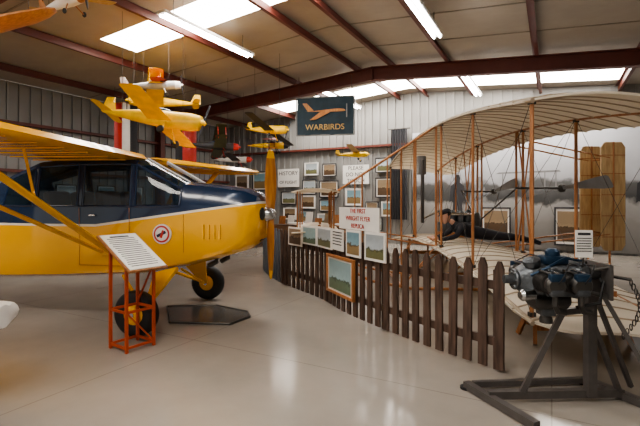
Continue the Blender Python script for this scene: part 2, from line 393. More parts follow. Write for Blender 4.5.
for sg in(-1,1):
    b=MB('wing_'+('left' if sg>0 else 'right'))
    st=[(.30,-.28,1.62,.15)]+[(.5+i*.35,-.28,1.62,.16) for i in range(11)]+[(4.5,-.30,1.58,.14),(4.8,-.38,1.45,.12),(5.05,-.52,1.2,.09),(5.2,-.72,.8,.05),(5.27,-.95,.3,.01)]
    b.loft([airfoil(x,c,y*sg,2.15+.03*(y-.5),th) for y,x,c,th in st],'yellow')
    for i in range(13):
        y=.6+i*.34
        b.obox((-.4,y*sg,2.108+.03*(y-.5)),(-1.75,y*sg,2.128+.03*(y-.5)),.015,.012,'yellow')
    A=Vector((-.62,.57*sg,.93))
    b.tube(A,(-.62,2.75*sg,2.17),.03,'yellow',flat=1.9,n=10,up=(0,0,1))
    b.tube(A+Vector((-.12,0,0)),(-1.5,2.9*sg,2.17),.024,'yellow',flat=1.7,n=10)
    b.tube((-.62,1.75*sg,1.60),(-.75,1.75*sg,2.12),.014,'yellow'); b.tube((-1.05,1.8*sg,1.6),(-1.1,1.8*sg,2.12),.012,'yellow')
    b.box(A,(.25,.06,.1),'yellow',bev=.01)
    b.done(parent=plane)
    b=MB('landing_gear_'+('left' if sg>0 else 'right'))
    c=Vector((0,.965*sg,.272))
    b.lathe([(.12,-.07),(.19,-.085),(.24,-.07),(.268,-.035),(.272,0),(.268,.035),(.24,.07),(.19,.085),(.12,.07)],c,(0,1,0),'black',n=32)
    b.lathe([(.03,-.1),(.10,-.085),(.135,-.06),(.135,.06),(.10,.085),(.03,.1)],c,(0,1,0),'yellow',n=20)
    b.lathe([(.03,-.11),(.03,.11)],c,(0,1,0),'chrome',n=12)
    a=Vector((.0,.84*sg,.29))
    b.loft([[Vector((.22,.42*sg,.74)),Vector((-.1,.44*sg,.66)),Vector((-.1,.40*sg,.62)),Vector((.22,.38*sg,.70))],
            [Vector((.13,.64*sg,.5)),Vector((-.05,.64*sg,.46)),Vector((-.05,.61*sg,.44)),Vector((.13,.61*sg,.48))],
            [Vector((.04,.86*sg,.30)),Vector((-.04,.86*sg,.28)),Vector((-.04,.84*sg,.26)),Vector((.04,.84*sg,.28))]],'yellow')
    b.tube((-.55,.42*sg,.6),a,.022,'yellow'); b.tube((.0,.1*sg,.62),a,.018,'yellow')
    b.tube(a,c,.025,'steel')
    b.done(parent=plane)
b=MB('propeller')
c=Vector((1.34,0,1.41))
b.lathe([(.10,-.08),(.1,-.02),(.085,.03),(.05,.06),(.01,.075)],c,(1,0,0),'chrome',n=20)
for sg in(-1,1):
    rg=[]
    for r_,ch,tw,th in((.05,.05,70,.04),(.2,.07,60,.03),(.4,.085,52,.022),(.6,.08,46,.016),(.75,.065,42,.012),(.85,.04,40,.008),(.87,.012,40,.003)):
        a=math.radians(tw); dx=Vector((math.sin(a),math.cos(a)*sg,0)); nn=Vector((math.cos(a),-math.sin(a)*sg,0)); o=c+Vector((0,0,r_*sg))
        rg.append([o+dx*ch,o+nn*th,o-dx*ch,o-nn*th])
    b.loft(rg,lambda i,j:'propw' if i<4 else 'yellow')
b.done(parent=plane,ang=60)
# ---------------------------------------------------------------- placards
def plaque(name,c,yaw,w,h,style='text',tilt=0,frame=None,bg='offwhite',lines=6,title=None,th=.02,ink='dark'):
    b=MB(name)
    if frame:
        f=.035*max(w,h)+.012
        for (x,z,sx,sz) in((0,h/2,w+f,f),(0,-h/2,w+f,f),(-w/2,0,f,h),(w/2,0,f,h)): b.box((x,-.005,z),(sx,.045,sz),frame,bev=.004)
    if style=='text':
        b.box((0,0,0),(w,th,h),bg)
        zz=h*.36
        y=-th/2-.0015
        if title: b.box((0,y,zz),(w*.72,.003,h*.09),ink); zz-=h*.16
        dz=(h*.36+zz)/max(lines,1)
        for i in range(lines):
            x=-w*.42
            while x<w*.38:
                L=min(random.uniform(.04,.12)*w,w*.42-x); b.box((x+L/2,y,zz),(L,.003,dz*.34),ink); x+=L+.018*w
            zz-=dz
    elif style=='big':
        b.box((0,0,0),(w,th,h),bg)
    else:
        b.box((0,0,0),(w,th,h),'offwhite'); b.box((0,-th/2-.002,0),(w*.84,.004,h*.82),style)
    return b,T(*c)@RZ(yaw)@RX(tilt)
def text(name,body,size,m,mw,parent,ext=.002):
    cu=bpy.data.curves.new(name,'FONT'); cu.body=body; cu.size=size; cu.align_x='CENTER'; cu.align_y='CENTER'; cu.extrude=ext
    ob=bpy.data.objects.new(name,cu); bpy.context.collection.objects.link(ob); cu.materials.append(M[m]); ob.parent=parent; ob.matrix_local=mw; return ob
def put(*a,**k):
    words=k.pop('words',None)
    b,m=plaque(*a,**k); ob=b.done(mw=m)
    if words:
        w,h=a[3],a[4]; n=len(words)
        for i,t in enumerate(words):
            text('lettering_%d'%(i+1),t,min(h/n*.85,1.55*w/max(len(t),1)),k.get('ink','dark'),T(0,-.014,h*.5-(i+.5)*h/n)@RX(90),ob)
    return ob
# sign stand
b=MB('sign_stand')
W,D=.32,.30
for x in(-W/2,W/2):
    for y in(-D/2,D/2):
        zt=.93 if y<0 else 1.07
        b.box((x,y,zt/2),(.028,.028,zt),'orange')
for z in(.05,.42):
    for y in(-D/2,D/2): b.box((0,y,z),(W,.024,.024),'orange')
    for x in(-W/2,W/2): b.box((x,0,z),(.024,D,.024),'orange')
b.box((0,-D/2,.90),(W,.024,.024),'orange'); b.box((0,D/2,1.05),(W,.024,.024),'orange')
b.obox((-W/2,-D/2,.42),(W/2,-D/2,.05),.015,.015,'orange'); b.obox((W/2,-D/2,.9),(W/2,D/2,.44),.015,.015,'orange')
R=RX(29)
bc=Vector((0,0,1.035))
b.box(bc,(.46,.70,.025),'woodo',R,bev=.004); b.box(bc+R@Vector((0,0,.016)),(.42,.66,.008),'offwhite',R)
for i in range(16):
    b.box(bc+R@Vector((-.01,.28-i*.037,.021)),(random.uniform(.30,.36) if i else .22,.010 if i else .025,.002),'dark',R)
b.done(mw=T(-2.05,4.66,0)@RZ(56))
b=MB('drip_mat')
pts=[(-2.28,6.35),(-1.55,6.4),(-1.02,6.05),(-.95,5.8),(-1.15,5.45),(-1.95,5.52)]
b.add([(x,y,0.002) for x,y in pts]+[(x,y,.018) for x,y in pts],[(5,4,3,2,1,0),(6,7,8,9,10,11)]+[(i,(i+1)%6,(i+1)%6+6,i+6) for i in range(6)],mat('mat_metal',(.18,.175,.165),.2,metal=.5))
for i in range(6): 
    p,q=pts[i],pts[(i+1)%6]; b.tube((p[0],p[1],.02),(q[0],q[1],.02),.012,'steel',n=6)
b.done()
# ---------------------------------------------------------------- picket fence
FP=[Vector(p) for p in((1.66,3.95),(1.29,4.41),(.865,5.06),(.37,5.94),(.05,6.75),(-.35,7.45),(-.78,8.2),(-1.22,9.4),(-1.4,10.6))]
def cat(P,n=14):
    out=[]
    for i in range(len(P)-1):
        p0=P[max(i-1,0)];p1=P[i];p2=P[i+1];p3=P[min(i+2,len(P)-1)]
        for k in range(n):
            t=k/n
            out.append(.5*((2*p1)+(p2-p0)*t+(2*p0-5*p1+4*p2-p3)*t*t+(-p0+3*p1-3*p2+p3)*t**3))
    out.append(P[-1]); return out
FC=cat(FP); cum=[0]
for i in range(1,len(FC)): cum.append(cum[-1]+(FC[i]-FC[i-1]).length)
def fat(s_):
    s_=max(0,min(s_,cum[-1]-.001))
    for i in range(1,len(FC)):
        if cum[i]>=s_:
            t=(s_-cum[i-1])/(cum[i]-cum[i-1]); return FC[i-1].lerp(FC[i],t),(FC[i]-FC[i-1]).normalized()
    return FC[-1],(FC[-1]-FC[-2]).normalized()
def s_px(px):
    return min(range(len(FC)),key=lambda i:abs(320+F*FC[i].x/FC[i].y-px))
b=MB('picket_fence')
s_=0; i=0
while s_<cum[-1]:
    p,t=fat(s_); yaw=math.atan2(-t.y,-t.x); X=T(p.x,p.y,0)@Matrix.Rotation(yaw,4,'Z')
    w=.044; h=1.04+random.uniform(-.015,.015)
    prof=[(-w,.03),(w,.03),(w,h-.07),(w*.35,h),(-w*.35,h),(-w,h-.07)]
    tl=random.uniform(-.014,.014)
    A=[X@Vector((x+tl*z,-.012,z)) for x,z in prof]; B=[X@Vector((x+tl*z,.012,z)) for x,z in prof]
    b.add(A+B,[(0,1,2,3,4,5),(11,10,9,8,7,6)]+[(k,(k+1)%6,(k+1)%6+6,k+6) for k in range(6)],'woodd' if s_<4.9 else 'woodg')
    s_+=.165; i+=1
for z in(.27,.80):
    for k in range(0,len(FC)-2,2):
        p,q=FC[k],FC[k+2]; n_=-Vector((-(q-p).y,(q-p).x)).normalized()
        b.obox((p.x+n_.x*.035,p.y+n_.y*.035,z),(q.x+n_.x*.035,q.y+n_.y*.035,z),.035,.08,'woodd',up=(0,0,1))
for s_ in(.05,1.6,3.2,4.8,6.4):
    p,t=fat(s_); n_=Vector((t.y,-t.x)); b.box((p.x+n_.x*.08,p.y+n_.y*.08,.47),(.07,.07,.94),'woodd',Matrix.Rotation(math.atan2(t.y,t.x),4,'Z'))
b.done()
def fsign(name,px0,px1,z0,z1,style,off=.045,**k):
    a=FC[s_px(px1)];c=FC[s_px(px0)]
    d=a-c; yaw=math.degrees(math.atan2(d.y,d.x)); m=(a+c)/2
    n_=Vector((math.sin(math.radians(yaw)),-math.cos(math.radians(yaw))))
    put(name,(m.x+n_.x*off,m.y+n_.y*off,(z0+z1)/2),yaw,d.length*.96,z1-z0,style=style,**k)
fsign('photo_placard',305,320,.86,1.17,'pic3')
fsign('photo_placard',320.5,335,.86,1.18,'pic1')
fsign('photo_placard',336,347,.88,1.18,'text',lines=5)
fsign('photo_placard',348,365,.84,1.2,'pic2')
fsign('photo_placard',366,391,.84,1.2,'pic1')
fsign('lettered_sign',340,381,1.2,1.5,'big',off=.02,ink='redtxt',words=['THE FIRST','WRIGHT FLYER','REPLICA'])
fsign('framed_photograph',331,358,.26,.78,'pic3',frame='woodo',off=.05)
fsign('photo_placard',290,304,.8,1.12,'pic4')
# ---------------------------------------------------------------- wood and fabric biplane
YC=8.3
def zl(y): return .78-.42*((y-YC)/4.55)**2
GAP=2.12
def camz(t): return .13*math.sin(pi*t**.75)-.20*t
fl=bpy.data.objects.new('wood_and_fabric_biplane',None); bpy.context.collection.objects.link(fl)
Y0,Y1=3.75,12.85; XL,XR=1.98,3.95
M['ribm']=mat('rib_fabric',(.40,.32,.23),.7)
def wing(name,dz,flip):
    b=MB(name); rg=[]
    ys=[Y0+.0,Y0+.03,Y0+.08,Y0+.16,Y0+.28,Y0+.42,Y0+.6]
    y=Y0+.68
    while y<Y1-.6: ys.append(y); y+=.08
    ys+=[Y0+Y1-q for q in ys[:7][::-1]]
    def lims(y):
        d=min(y-Y0,Y1-y); s_=min(d/.6,1); e=1-math.sqrt(max(0,1-(1-s_)**2))
        sc=.03*abs(math.sin(pi*(y-Y0)/.32))
        return XL+.40*e, XR-.55*e-sc*s_
    for y in ys:
        a,c=lims(y); base=zl(y)+dz; up=[];lo=[]
        for k in range(13):
            x=a+(c-a)*k/12; t=(x-XL)/(XR-XL); z=base+camz(t)
            up.append(Vector((x,y,z+.011)));lo.append(Vector((x,y,z-.011)))
        rg.append(up+lo[::-1])
    b.loft(rg,'fabric')
    y=Y0+.32
    while y<Y1-.2:
        a,c=lims(y); base=zl(y)+dz
        for so in(1,-1):
            pts=[(a+(c-a)*k/12,y,base+camz(((a+(c-a)*k/12)-XL)/(XR-XL))+so*.013) for k in range(13)]
            b.path(pts,.011,'ribm',n=5)
        y+=.32
    for xs in(2.02,3.45):
        pts=[]; t=(xs-XL)/(XR-XL)
        for k in range(25):
            yy=Y0+.3+(Y1-Y0-.6)*k/24; pts.append((xs,yy,zl(yy)+dz+camz(t)-.005))
        b.path(pts,.026,'woodo' if xs>3 else 'ribm',n=6)
    b.done(parent=fl,ang=60)
wing('upper_wing',GAP,0); wing('lower_wing',0,0)
b=MB('wing_struts')
SY=[4.15,5.75,7.25,9.35,10.85,12.45]
def zat(x,y,dz): return zl(y)+dz+camz((x-XL)/(XR-XL))
for y in SY:
    for x in(2.06,3.45):
        b.tube((x,y,zat(x,y,0)),(x,y,zat(x,y,GAP)),.019,'woodo',flat=1.4,n=8)
        for dz,o in((0,.03),(GAP,-.03)): b.box((x,y,zat(x,y,dz)+o),(.06,.05,.04),'steel')
for i in range(5):
    for x in(2.06,3.45):
        y,q=SY[i],SY[i+1]
        if i==2: continue
        b.tube((x,y,zat(x,y,0)),(x,q,zat(x,q,GAP)),.0035,'steel',n=4); b.tube((x,q,zat(x,q,0)),(x,y,zat(x,y,GAP)),.0035,'steel',n=4)
for y in SY[1:5]:
    b.tube((2.06,y,zat(2.06,y,0)),(3.45,y,zat(3.45,y,GAP)),.003,'steel',n=4)
b.done(parent=fl)
b=MB('elevator_outriggers')
for y in(7.5,9.1):
    ye=y+.25
    b.tube((2.04,y,zat(2.0,y,GAP)),(.25,ye,1.72),.02,'woodo')
    b.path([(3.6,y,.03),(2.6,y,.028),(1.6,y,.045),(.9,y+.1,.16),(.4,y+.2,.42),(.1,ye,.8),(-.02,ye,1.15)],.026,'woodo',n=8)
    for x in(1.45,.75):
        f=(2.04-x)/(2.04-.25); zt=zat(2.0,y,GAP)*(1-f)+1.72*f
        b.tube((x,y+.1,.06 if x>1 else .22),(x,y+.1,zt),.015,'woodo')
    for x in(2.3,3.4): b.tube((x,y,.03),(x,y,zat(x,y,0)),.02,'woodo')
    b.tube((2.0,y,.05),(2.9,y,zat(2.9,y,0)),.016,'woodo'); b.tube((2.04,y,zat(2.04,y,0)),(1.45,y,.08),.016,'woodo')
    b.tube((2.04,y,zat(2.04,y,0)),(.25,ye,1.05),.015,'woodo'); b.tube((.25,ye,1.0),(.25,ye,1.74),.016,'woodo')
    b.tube((2.04,y,zat(2.04,y,0)),(2.04,y,zat(2.0,y,GAP)),.02,'woodo',flat=1.4)
    b.tube((3.45,y,zat(3.45,y,0)),(3.45,y,zat(3.45,y,GAP)),.018,'woodo',flat=1.4)
b.tube((1.45,7.6,.08),(1.45,9.2,.08),.02,'woodo'); b.tube((.25,7.6,1.0),(.25,9.5,1.0),.018,'woodo')
b.done(parent=fl)
b=MB('front_elevator')
for z in(1.02,1.74):
    rg=[]
    for y,e in((7.15,.25),(7.25,.1),(7.45,0),(8.5,0),(9.6,0),(9.9,.1),(10.0,.25)):
        rg.append([Vector((x,y,z+.05*math.sin(pi*(x+.5)/.85)+s2)) for x,s2 in [( -.5+e+(.85-1.6*e)*k/6,.008) for k in range(7)]+[(-.5+e+(.85-1.6*e)*k/6,-.008) for k in range(6,-1,-1)]])
    b.loft(rg,'fabric')
for y in(7.5,8.55,9.6):
    for x in(-.4,.2): b.tube((x,y,1.03),(x,y,1.76),.012,'woodo')
b.done(parent=fl)
b=MB('tail_rudder')
for yy in(8.1,8.75):
    pr=[(5.33,.75),(5.33,2.6),(5.4,2.70),(5.72,2.70),(5.79,2.6),(5.79,.75),(5.72,.64),(5.4,.64)]
    b.prism(pr,yy-.012,yy+.012,'tan')
    for z in(.9,1.3,1.7,2.1,2.45): b.box((5.56,yy-.016,z),(.44,.012,.015),'woodo')
    b.tube((5.56,yy-.02,.64),(5.56,yy-.02,2.70),.016,'woodo')
for z in(.95,2.4):
    for y in(8.1,8.75): b.tube((3.45,y,zat(3.45,y,0 if z<1 else GAP)),(5.5,y,z),.016,'woodo')
    b.tube((5.56,8.1,z),(5.56,8.75,z),.014,'woodo')
b.tube((5.5,8.1,.64),(5.5,8.1,.0),.02,'woodo'); b.tube((5.5,8.75,.64),(5.5,8.75,.0),.02,'woodo')
b.done(parent=fl)
b=MB('pusher_propellers')
for yc,an in((7.2,-3),(10.0,-8)):
    c=Vector((4.08,yc,1.80))
    b.tube((3.3,yc,1.80),(4.12,yc,1.80),.022,'steel'); b.lathe([(.05,-.05),(.07,-.03),(.07,.03),(.03,.06)],c,(1,0,0),'steel',n=14)
    for dz in(0,GAP):
        for x in (3.45,): 
            b.tube((x,yc-.25,zat(x,yc,dz)),(x,yc,1.80),.014,'woodo'); b.tube((x,yc+.25,zat(x,yc,dz)),(x,yc,1.80),.014,'woodo')
    ca=Vector((0,math.cos(math.radians(an)),math.sin(math.radians(an)))); cu=Vector((0,-ca.z,ca.y))
    for sg in(-1,1):
        rg=[]
        for r_,ch,tw,th in((.04,.035,60,.03),(.3,.045,50,.025),(.7,.08,38,.018),(1.0,.10,30,.012),(1.18,.10,26,.01),(1.22,.08,25,.006)):
            a=math.radians(tw); d=cu*(math.cos(a)*sg)+Vector((1,0,0))*math.sin(a); nn=Vector((1,0,0))*math.cos(a)-cu*(math.sin(a)*sg); o=c+ca*(r_*sg)
            rg.append([o+d*ch,o+nn*th,o-d*ch,o-nn*th])
        b.loft(rg,'propg')
b.done(parent=fl,ang=60)
b=MB('biplane_engine')
YE=8.95
z0=zat(2.9,YE,0)+.02
b.box((2.85,YE,z0+.06),(.75,.42,.10),'woodo',bev=.01); b.box((2.85,YE,z0+.21),(.7,.3,.2),'steel2',bev=.02)
for k in range(4): b.lathe([(.075,0),(.085,.02),(.085,.2),(.06,.24),(.03,.27)],(2.6+k*.17,YE,z0+.30),(0,0,1),'steel2',n=16)
b.tube((2.5,YE-.1,z0+.48),(3.2,YE-.1,z0+.48),.03,'chrome'); b.lathe([(.2,-.02),(.22,0),(.2,.02)],(3.3,YE,z0+.3),(1,0,0),'steel',n=24)
b.box((2.12,YE-.12,z0+.95),(.04,.16,1.3),'steel',bev=.01); b.path([(2.15,YE-.12,z0+.4),(2.4,YE-.04,z0+.5),(2.5,YE-.02,z0+.55)],.018,'chrome')
b.lathe([(.09,-.2),(.1,-.19),(.1,.19),(.09,.2)],(2.2,9.25,2.35),(0,0,1),'grey',n=16)
for yy in (7.2,10.0): b.tube((3.3,YE,z0+.3),(3.32,yy,1.80),.014,'steel')
b.done(parent=fl)
b=MB('wing_trestle')
for yy in(4.9,11.7):
    zz=zat(2.9,yy,0)-.09
    b.box((2.9,yy,zz-.03),(1.1,.09,.05),'woodo')
    for x,sx in((2.45,-1),(3.35,1)):
        b.box((x,yy,zz+.02),(.06,.09,.10),'woodo')
        for sy in(-1,1): b.obox((x,yy+.03*sy,zz-.05),(x+.08*sx,yy+.2*sy,0.01),.04,.05,'woodo')
    b.box((2.9,yy-.12,.17),(.95,.03,.06),'woodo'); b.box((2.9,yy+.12,.17),(.95,.03,.06),'woodo')
b.done(parent=fl)
# ---------------------------------------------------------------- pilot mannequin, prone
pil=bpy.data.objects.new('pilot_mannequin',None); bpy.context.collection.objects.link(pil)
YP=7.78
zb=zat(2.9,YP,0)+.03
pil.matrix_world=T(2.16,YP,zb)
def skin(name,verts,edges,rad,root,m,parent,sub=2):
    me=bpy.data.meshes.new(name); me.from_pydata(verts,edges,[]); ob=bpy.data.objects.new(name,me); bpy.context.collection.objects.link(ob)
    md=ob.modifiers.new('Skin','SKIN'); md.use_smooth_shade=True
    sv=me.skin_vertices[0].data
    for i,r in enumerate(rad):
        sv[i].radius=(r,r) if not isinstance(r,tuple) else r; sv[i].use_root=(i==root)
    sb=ob.modifiers.new('Sub','SUBSURF'); sb.levels=sub; sb.render_levels=sub
    me.materials.append(M[m]); ob.parent=parent; return ob
vs=[(.95,0,.15),(.72,0,.16),(.48,0,.22),(.34,0,.27),(.26,0,.33),
 (.38,.19,.27),(.22,.30,.12),(.02,.22,.06),(-.04,.16,.07),
 (.38,-.19,.27),(.22,-.30,.12),(.02,-.22,.06),(-.04,-.16,.07),
 (1.0,.10,.12),(1.38,.14,.09),(1.70,.13,.02),(1.80,.14,-.02),
 (1.0,-.10,.12),(1.38,-.14,.09),(1.70,-.13,.02),(1.80,-.14,-.02)]
es=[(0,1),(1,2),(2,3),(3,4),(3,5),(5,6),(6,7),(7,8),(3,9),(9,10),(10,11),(11,12),(0,13),(13,14),(14,15),(15,16),(0,17),(17,18),(18,19),(19,20)]
rad=[.13,.125,.145,.12,.06,.07,.048,.036,.034,.07,.048,.036,.034,.09,.062,.045,.04,.09,.062,.045,.04]
skin('suited_body',vs,es,rad,0,'suit',pil)
skin('neck',[(.30,0,.32),(.20,0,.40)],[(0,1)],[.055,.05],0,'skin',pil)
b=MB('head')
hc=Vector((.13,0,.47)); 
rgs=[]
Rh=RY(-20)
prof=[(-.125,.035,.03,-.05),(-.11,.055,.045,-.035),(-.07,.072,.06,-.015),(-.03,.084,.068,-.005),(.01,.09,.072,0),(.05,.092,.072,.008),(.085,.08,.064,.012),(.11,.05,.042,.015),(.12,.01,.01,.015)]
for z,rx,ry,ox in prof:
    rgs.append([hc+Rh@Vector((ox+rx*math.cos(2*pi*i/16),ry*math.sin(2*pi*i/16),z)) for i in range(16)])
b.loft(rgs,'skin')
def H_(x,y,z): return hc+Rh@Vector((x,y,z))
b.loft([[H_(-.08,-.006,.02),H_(-.08,.006,.02),H_(-.09,0,.022)],[H_(-.085,-.015,-.025),H_(-.085,.015,-.025),H_(-.115,0,-.02)],[H_(-.08,-.01,-.033),H_(-.08,.01,-.033),H_(-.09,0,-.035)]],'skin')
for sg in(-1,1):
    b.sphere(H_(-.078,.03*sg,.012),(.008,.013,.008),'white',8,6); b.sphere(H_(-.085,.03*sg,.012),(.004,.006,.006),'dark',8,6)
    b.sphere(H_(.005,.074*sg,-.005),(.02,.01,.03),'skin',8,6); b.box(H_(-.085,.03*sg,.032),(.008,.032,.007),'hair')
b.box(H_(-.085,0,-.062),(.008,.042,.008),'redtxt'); b.box(H_(-.09,0,-.045),(.008,.05,.01),'hair')
b.loft([[hc+Rh@Vector((.012+rx*math.cos(2*pi*i/16),ry*math.sin(2*pi*i/16),z)) for i in range(16)] for z,rx,ry in((.045,.098,.078),(.06,.115,.095),(.09,.11,.09),(.12,.07,.06),(.125,.01,.01))],'suit')
b.loft([[H_(-.08,y,.05),H_(-.135+abs(y)*.4,y,.045),H_(-.135+abs(y)*.4,y,.038),H_(-.08,y,.043)] for y in(-.06,-.03,0,.03,.06)],'suit')
for k in range(7): 
    a=-1.2+k*.4; b.sphere(H_(.075*math.cos(a)+.015,.07*math.sin(a),.02),(.02,.02,.03),'hair',8,6)
b.done(parent=pil)
for sg in(-1,1):
    vs=[(-.03,.165*sg,.075),(-.085,.15*sg,.08)];es=[(0,1)];rad=[.03,.034]
    for k,(dy,L) in enumerate(((-.028,.062),(-.01,.074),(.009,.070),(.027,.055))):
        n0=len(vs); y=(.15+dy)*sg
        vs+=[(-.10,y,.085),(-.10-L*.55,y,.085),(-.10-L*.7,y,.055),(-.10-L*.35,y,.04)]; es+=[(1,n0),(n0,n0+1),(n0+1,n0+2),(n0+2,n0+3)]; rad+=[.0095,.009,.008,.007]
    n0=len(vs); vs+=[(-.06,.115*sg,.07),(-.095,.10*sg,.055),(-.12,.105*sg,.05)]; es+=[(0,n0),(n0,n0+1),(n0+1,n0+2)]; rad+=[.012,.010,.008]
    skin('hand_'+('left' if sg<0 else 'right'),vs,es,rad,0,'skin',pil,1)
b=MB('grip_bar'); b.tube((-.135,-.25,.062),(-.135,.25,.062),.012,'woodo'); 
for y in(-.24,.24): b.tube((-.135,y,.062),(-.0,y,-.02),.012,'woodo')
b.done(parent=pil)
# ---------------------------------------------------------------- engine on stand
b=MB('engine_stand')
b.obox((1.24,3.62,.037),(1.50,2.95,.037),.06,.06,'standsteel'); b.obox((2.30,3.72,.037),(2.62,2.95,.037),.06,.06,'standsteel')
b.obox((1.33,3.38,.06),(2.42,3.42,.06),.06,.06,'standsteel'); b.obox((1.30,3.62,.04),(2.3,3.70,.04),.045,.045,'standsteel')
b.box((2.14,3.38,.55),(.07,.07,1.0),'standsteel')
b.obox((1.60,3.38,.08),(1.88,3.3,.74),.04,.04,'standsteel'); b.obox((2.38,3.40,.08),(2.14,3.36,.65),.035,.035,'standsteel')
b.obox((2.14,3.36,.74),(1.84,3.28,.74),.045,.045,'standsteel'); b.obox((2.14,3.38,.95),(2.55,3.5,.07),.03,.03,'standsteel')
b.obox((2.14,3.3,.95),(2.5,3.02,.07),.03,.03,'standsteel')
b.box((2.11,3.26,1.0),(.025,.36,.26),'standsteel',bev=.005)
for s1 in(-1,1):
    for s2 in(-1,1): b.tube((2.11,3.24+.13*s1,1.0+.11*s2),(1.98,3.24+.09*s1,1.0+.08*s2),.016,'steel')
for p in((1.24,3.62),(1.50,2.95),(2.30,3.72),(2.62,2.95)): b.lathe([(.05,0),(.05,.02)],(p[0],p[1],0),(0,0,1),'black',n=14)
b.done()
c=Vector((1.735,3.24,1.0))
ES=.94
b=MB('aircraft_engine',T(*c)@Matrix.Scale(ES,4)@T(-c.x,-c.y,-c.z))
def rr(x,w,h,z=0,n=16,e=3):
    out=[]
    for i in range(n):
        a=2*pi*i/n; ca,sa=math.cos(a),math.sin(a)
        out.append(c+Vector((x,w*math.copysign(abs(ca)**(2/e),ca),z+h*math.copysign(abs(sa)**(2/e),sa))))
    return out
b.loft([rr(-.28,.05,.05),rr(-.25,.09,.09),rr(-.2,.1,.12),rr(-.18,.12,.13),rr(.16,.12,.14),rr(.18,.14,.15),rr(.25,.14,.15)],'steel2')
b.loft([rr(-.15,.09,.05,-.16),rr(-.12,.1,.06,-.18),rr(.1,.1,.06,-.18),rr(.14,.08,.05,-.16)],'steel')
b.lathe([(.035,-.36),(.035,-.29),(.08,-.29),(.085,-.28),(.08,-.26),(.05,-.26),(.05,-.22)],c,(1,0,0),'steel2',n=20)
for k in range(6):
    a=k*pi/3; b.tube(c+Vector((-.30,.06*math.cos(a),.06*math.sin(a))),c+Vector((-.27,.06*math.cos(a),.06*math.sin(a))),.009,'chrome',n=6)
for sg in(-1,1):
    for x in(-.11,.08):
        o=c+Vector((x+.012*sg,.12*sg,.01)); pr=[(.052,0)]
        for k in range(9):
            h=.02+k*.016; pr+=[(.052,h),(.08,h+.002),(.08,h+.007),(.052,h+.009)]
        b.lathe(pr+[(.06,.17),(.072,.18),(.075,.22),(.06,.24)],o,(0,sg,0),'steel',n=20)
        b.box(o+Vector((0,.22*sg,.06)),(.11,.05,.06),'blue',bev=.012); b.box(o+Vector((0,.22*sg,-.05)),(.1,.05,.05),'steel2',bev=.012)
        b.tube(o+Vector((.03,.03*sg,.085)),o+Vector((.03,.21*sg,.085)),.010,'chrome'); b.tube(o+Vector((-.03,.03*sg,.085)),o+Vector((-.03,.21*sg,.085)),.010,'steel')
        b.path([o+Vector((0,.2*sg,-.07)),o+Vector((0,.2*sg,-.14)),o+Vector((.04,.16*sg,-.2)),o+Vector((.12,.12*sg,-.22))],.022,'steel',8)
        b.path([o+Vector((0,.25*sg,.02)),o+Vector((.02,.28*sg,.08)),o+Vector((.1,.2*sg,.15)),c+Vector((.2,.06*sg,.12))],.006,'black',5)
b.box(c+Vector((.02,-.02,.16)),(.2,.14,.07),'blue',bev=.02); b.lathe([(.05,0),(.055,.02),(.055,.05),(.03,.07)],c+Vector((.02,-.02,.18)),(0,0,1),'blue',n=16)
b.box(c+Vector((.0,-.14,-.07)),(.2,.06,.08),'steel2',bev=.015)
for sg in(-1,1):
    b.lathe([(.045,0),(.05,.02),(.05,.1),(.035,.13)],c+Vector((.22,.08*sg,.06)),(1,0,0),'black',n=16)
b.box(c+Vector((-.02,0,-.25)),(.12,.12,.08),'steel2',bev=.015); b.lathe([(.04,0),(.05,.03),(.05,.06)],c+Vector((-.02,0,-.29)),(0,0,-1),'steel',n=14)
b.lathe([(.06,0),(.065,.02),(.065,.05),(.03,.06)],c+Vector((-.16,-.06,.12)),(-.3,-.2,1),'steel2',n=16)
b.lathe([(.04,0),(.045,.1),(.03,.12)],c+Vector((-.18,-.12,-.1)),(-1,-.2,0),'chrome',n=14)
b.path([c+Vector((-.2,-.12,.05)),c+Vector((-.1,-.2,.13)),c+Vector((.05,-.15,.19)),c+Vector((.2,-.1,.16))],.012,'blue',6)
b.path([c+Vector((.3,-.05,.1)),c+Vector((.36,-.12,.0)),c+Vector((.3,-.18,-.15)),c+Vector((.15,-.12,-.2))],.014,'black',6)
b.done()
b,mm=plaque('engine_label',(1.93,3.12,1.28),-6,.12,.20,lines=6,title=1,th=.006); b.tube((0,.004,-.09),(0,.02,-.18),.006,'steel'); b.done(mw=mm)
b=MB('chain')
for i in range(13):
    t=i/12; p=Vector((2.26+.10*math.sin(t*3),3.1+.1*t,1.0-.42*t+.0)); 
    a=Vector((1,0,0)) if i%2 else Vector((0,1,0)); z=Vector((0,0,1)); rg=[]
    for k in range(11):
        q=2*pi*k/10; rg.append(p+a*(.013*math.cos(q))+z*(.024*math.sin(q)))
    b.path(rg,.0045,'steel',5)
b.tube((2.26,3.1,1.02),(2.14,3.3,1.03),.012,'steel')
b.done()
# white tailplane at left edge
b=MB('display_tailplane')
o=Vector((-3.0,3.3,0))
rg=[]
for x,ch in((-1.0,.42),(-.3,.42),(.2,.4),(.42,.33),(.52,.22),(.56,.08)):
    rg.append([o+Vector((x,ch*math.cos(a_),.70+.09*math.sin(a_)))for a_ in [2*pi*k/14 for k in range(14)]])
b.loft(rg,'white')
for x in(-.7,.1):
    for y in(-.25,.25): b.tube(o+Vector((x,y,0)),o+Vector((x,y*.6,.66)),.018,'steel')
b.done()
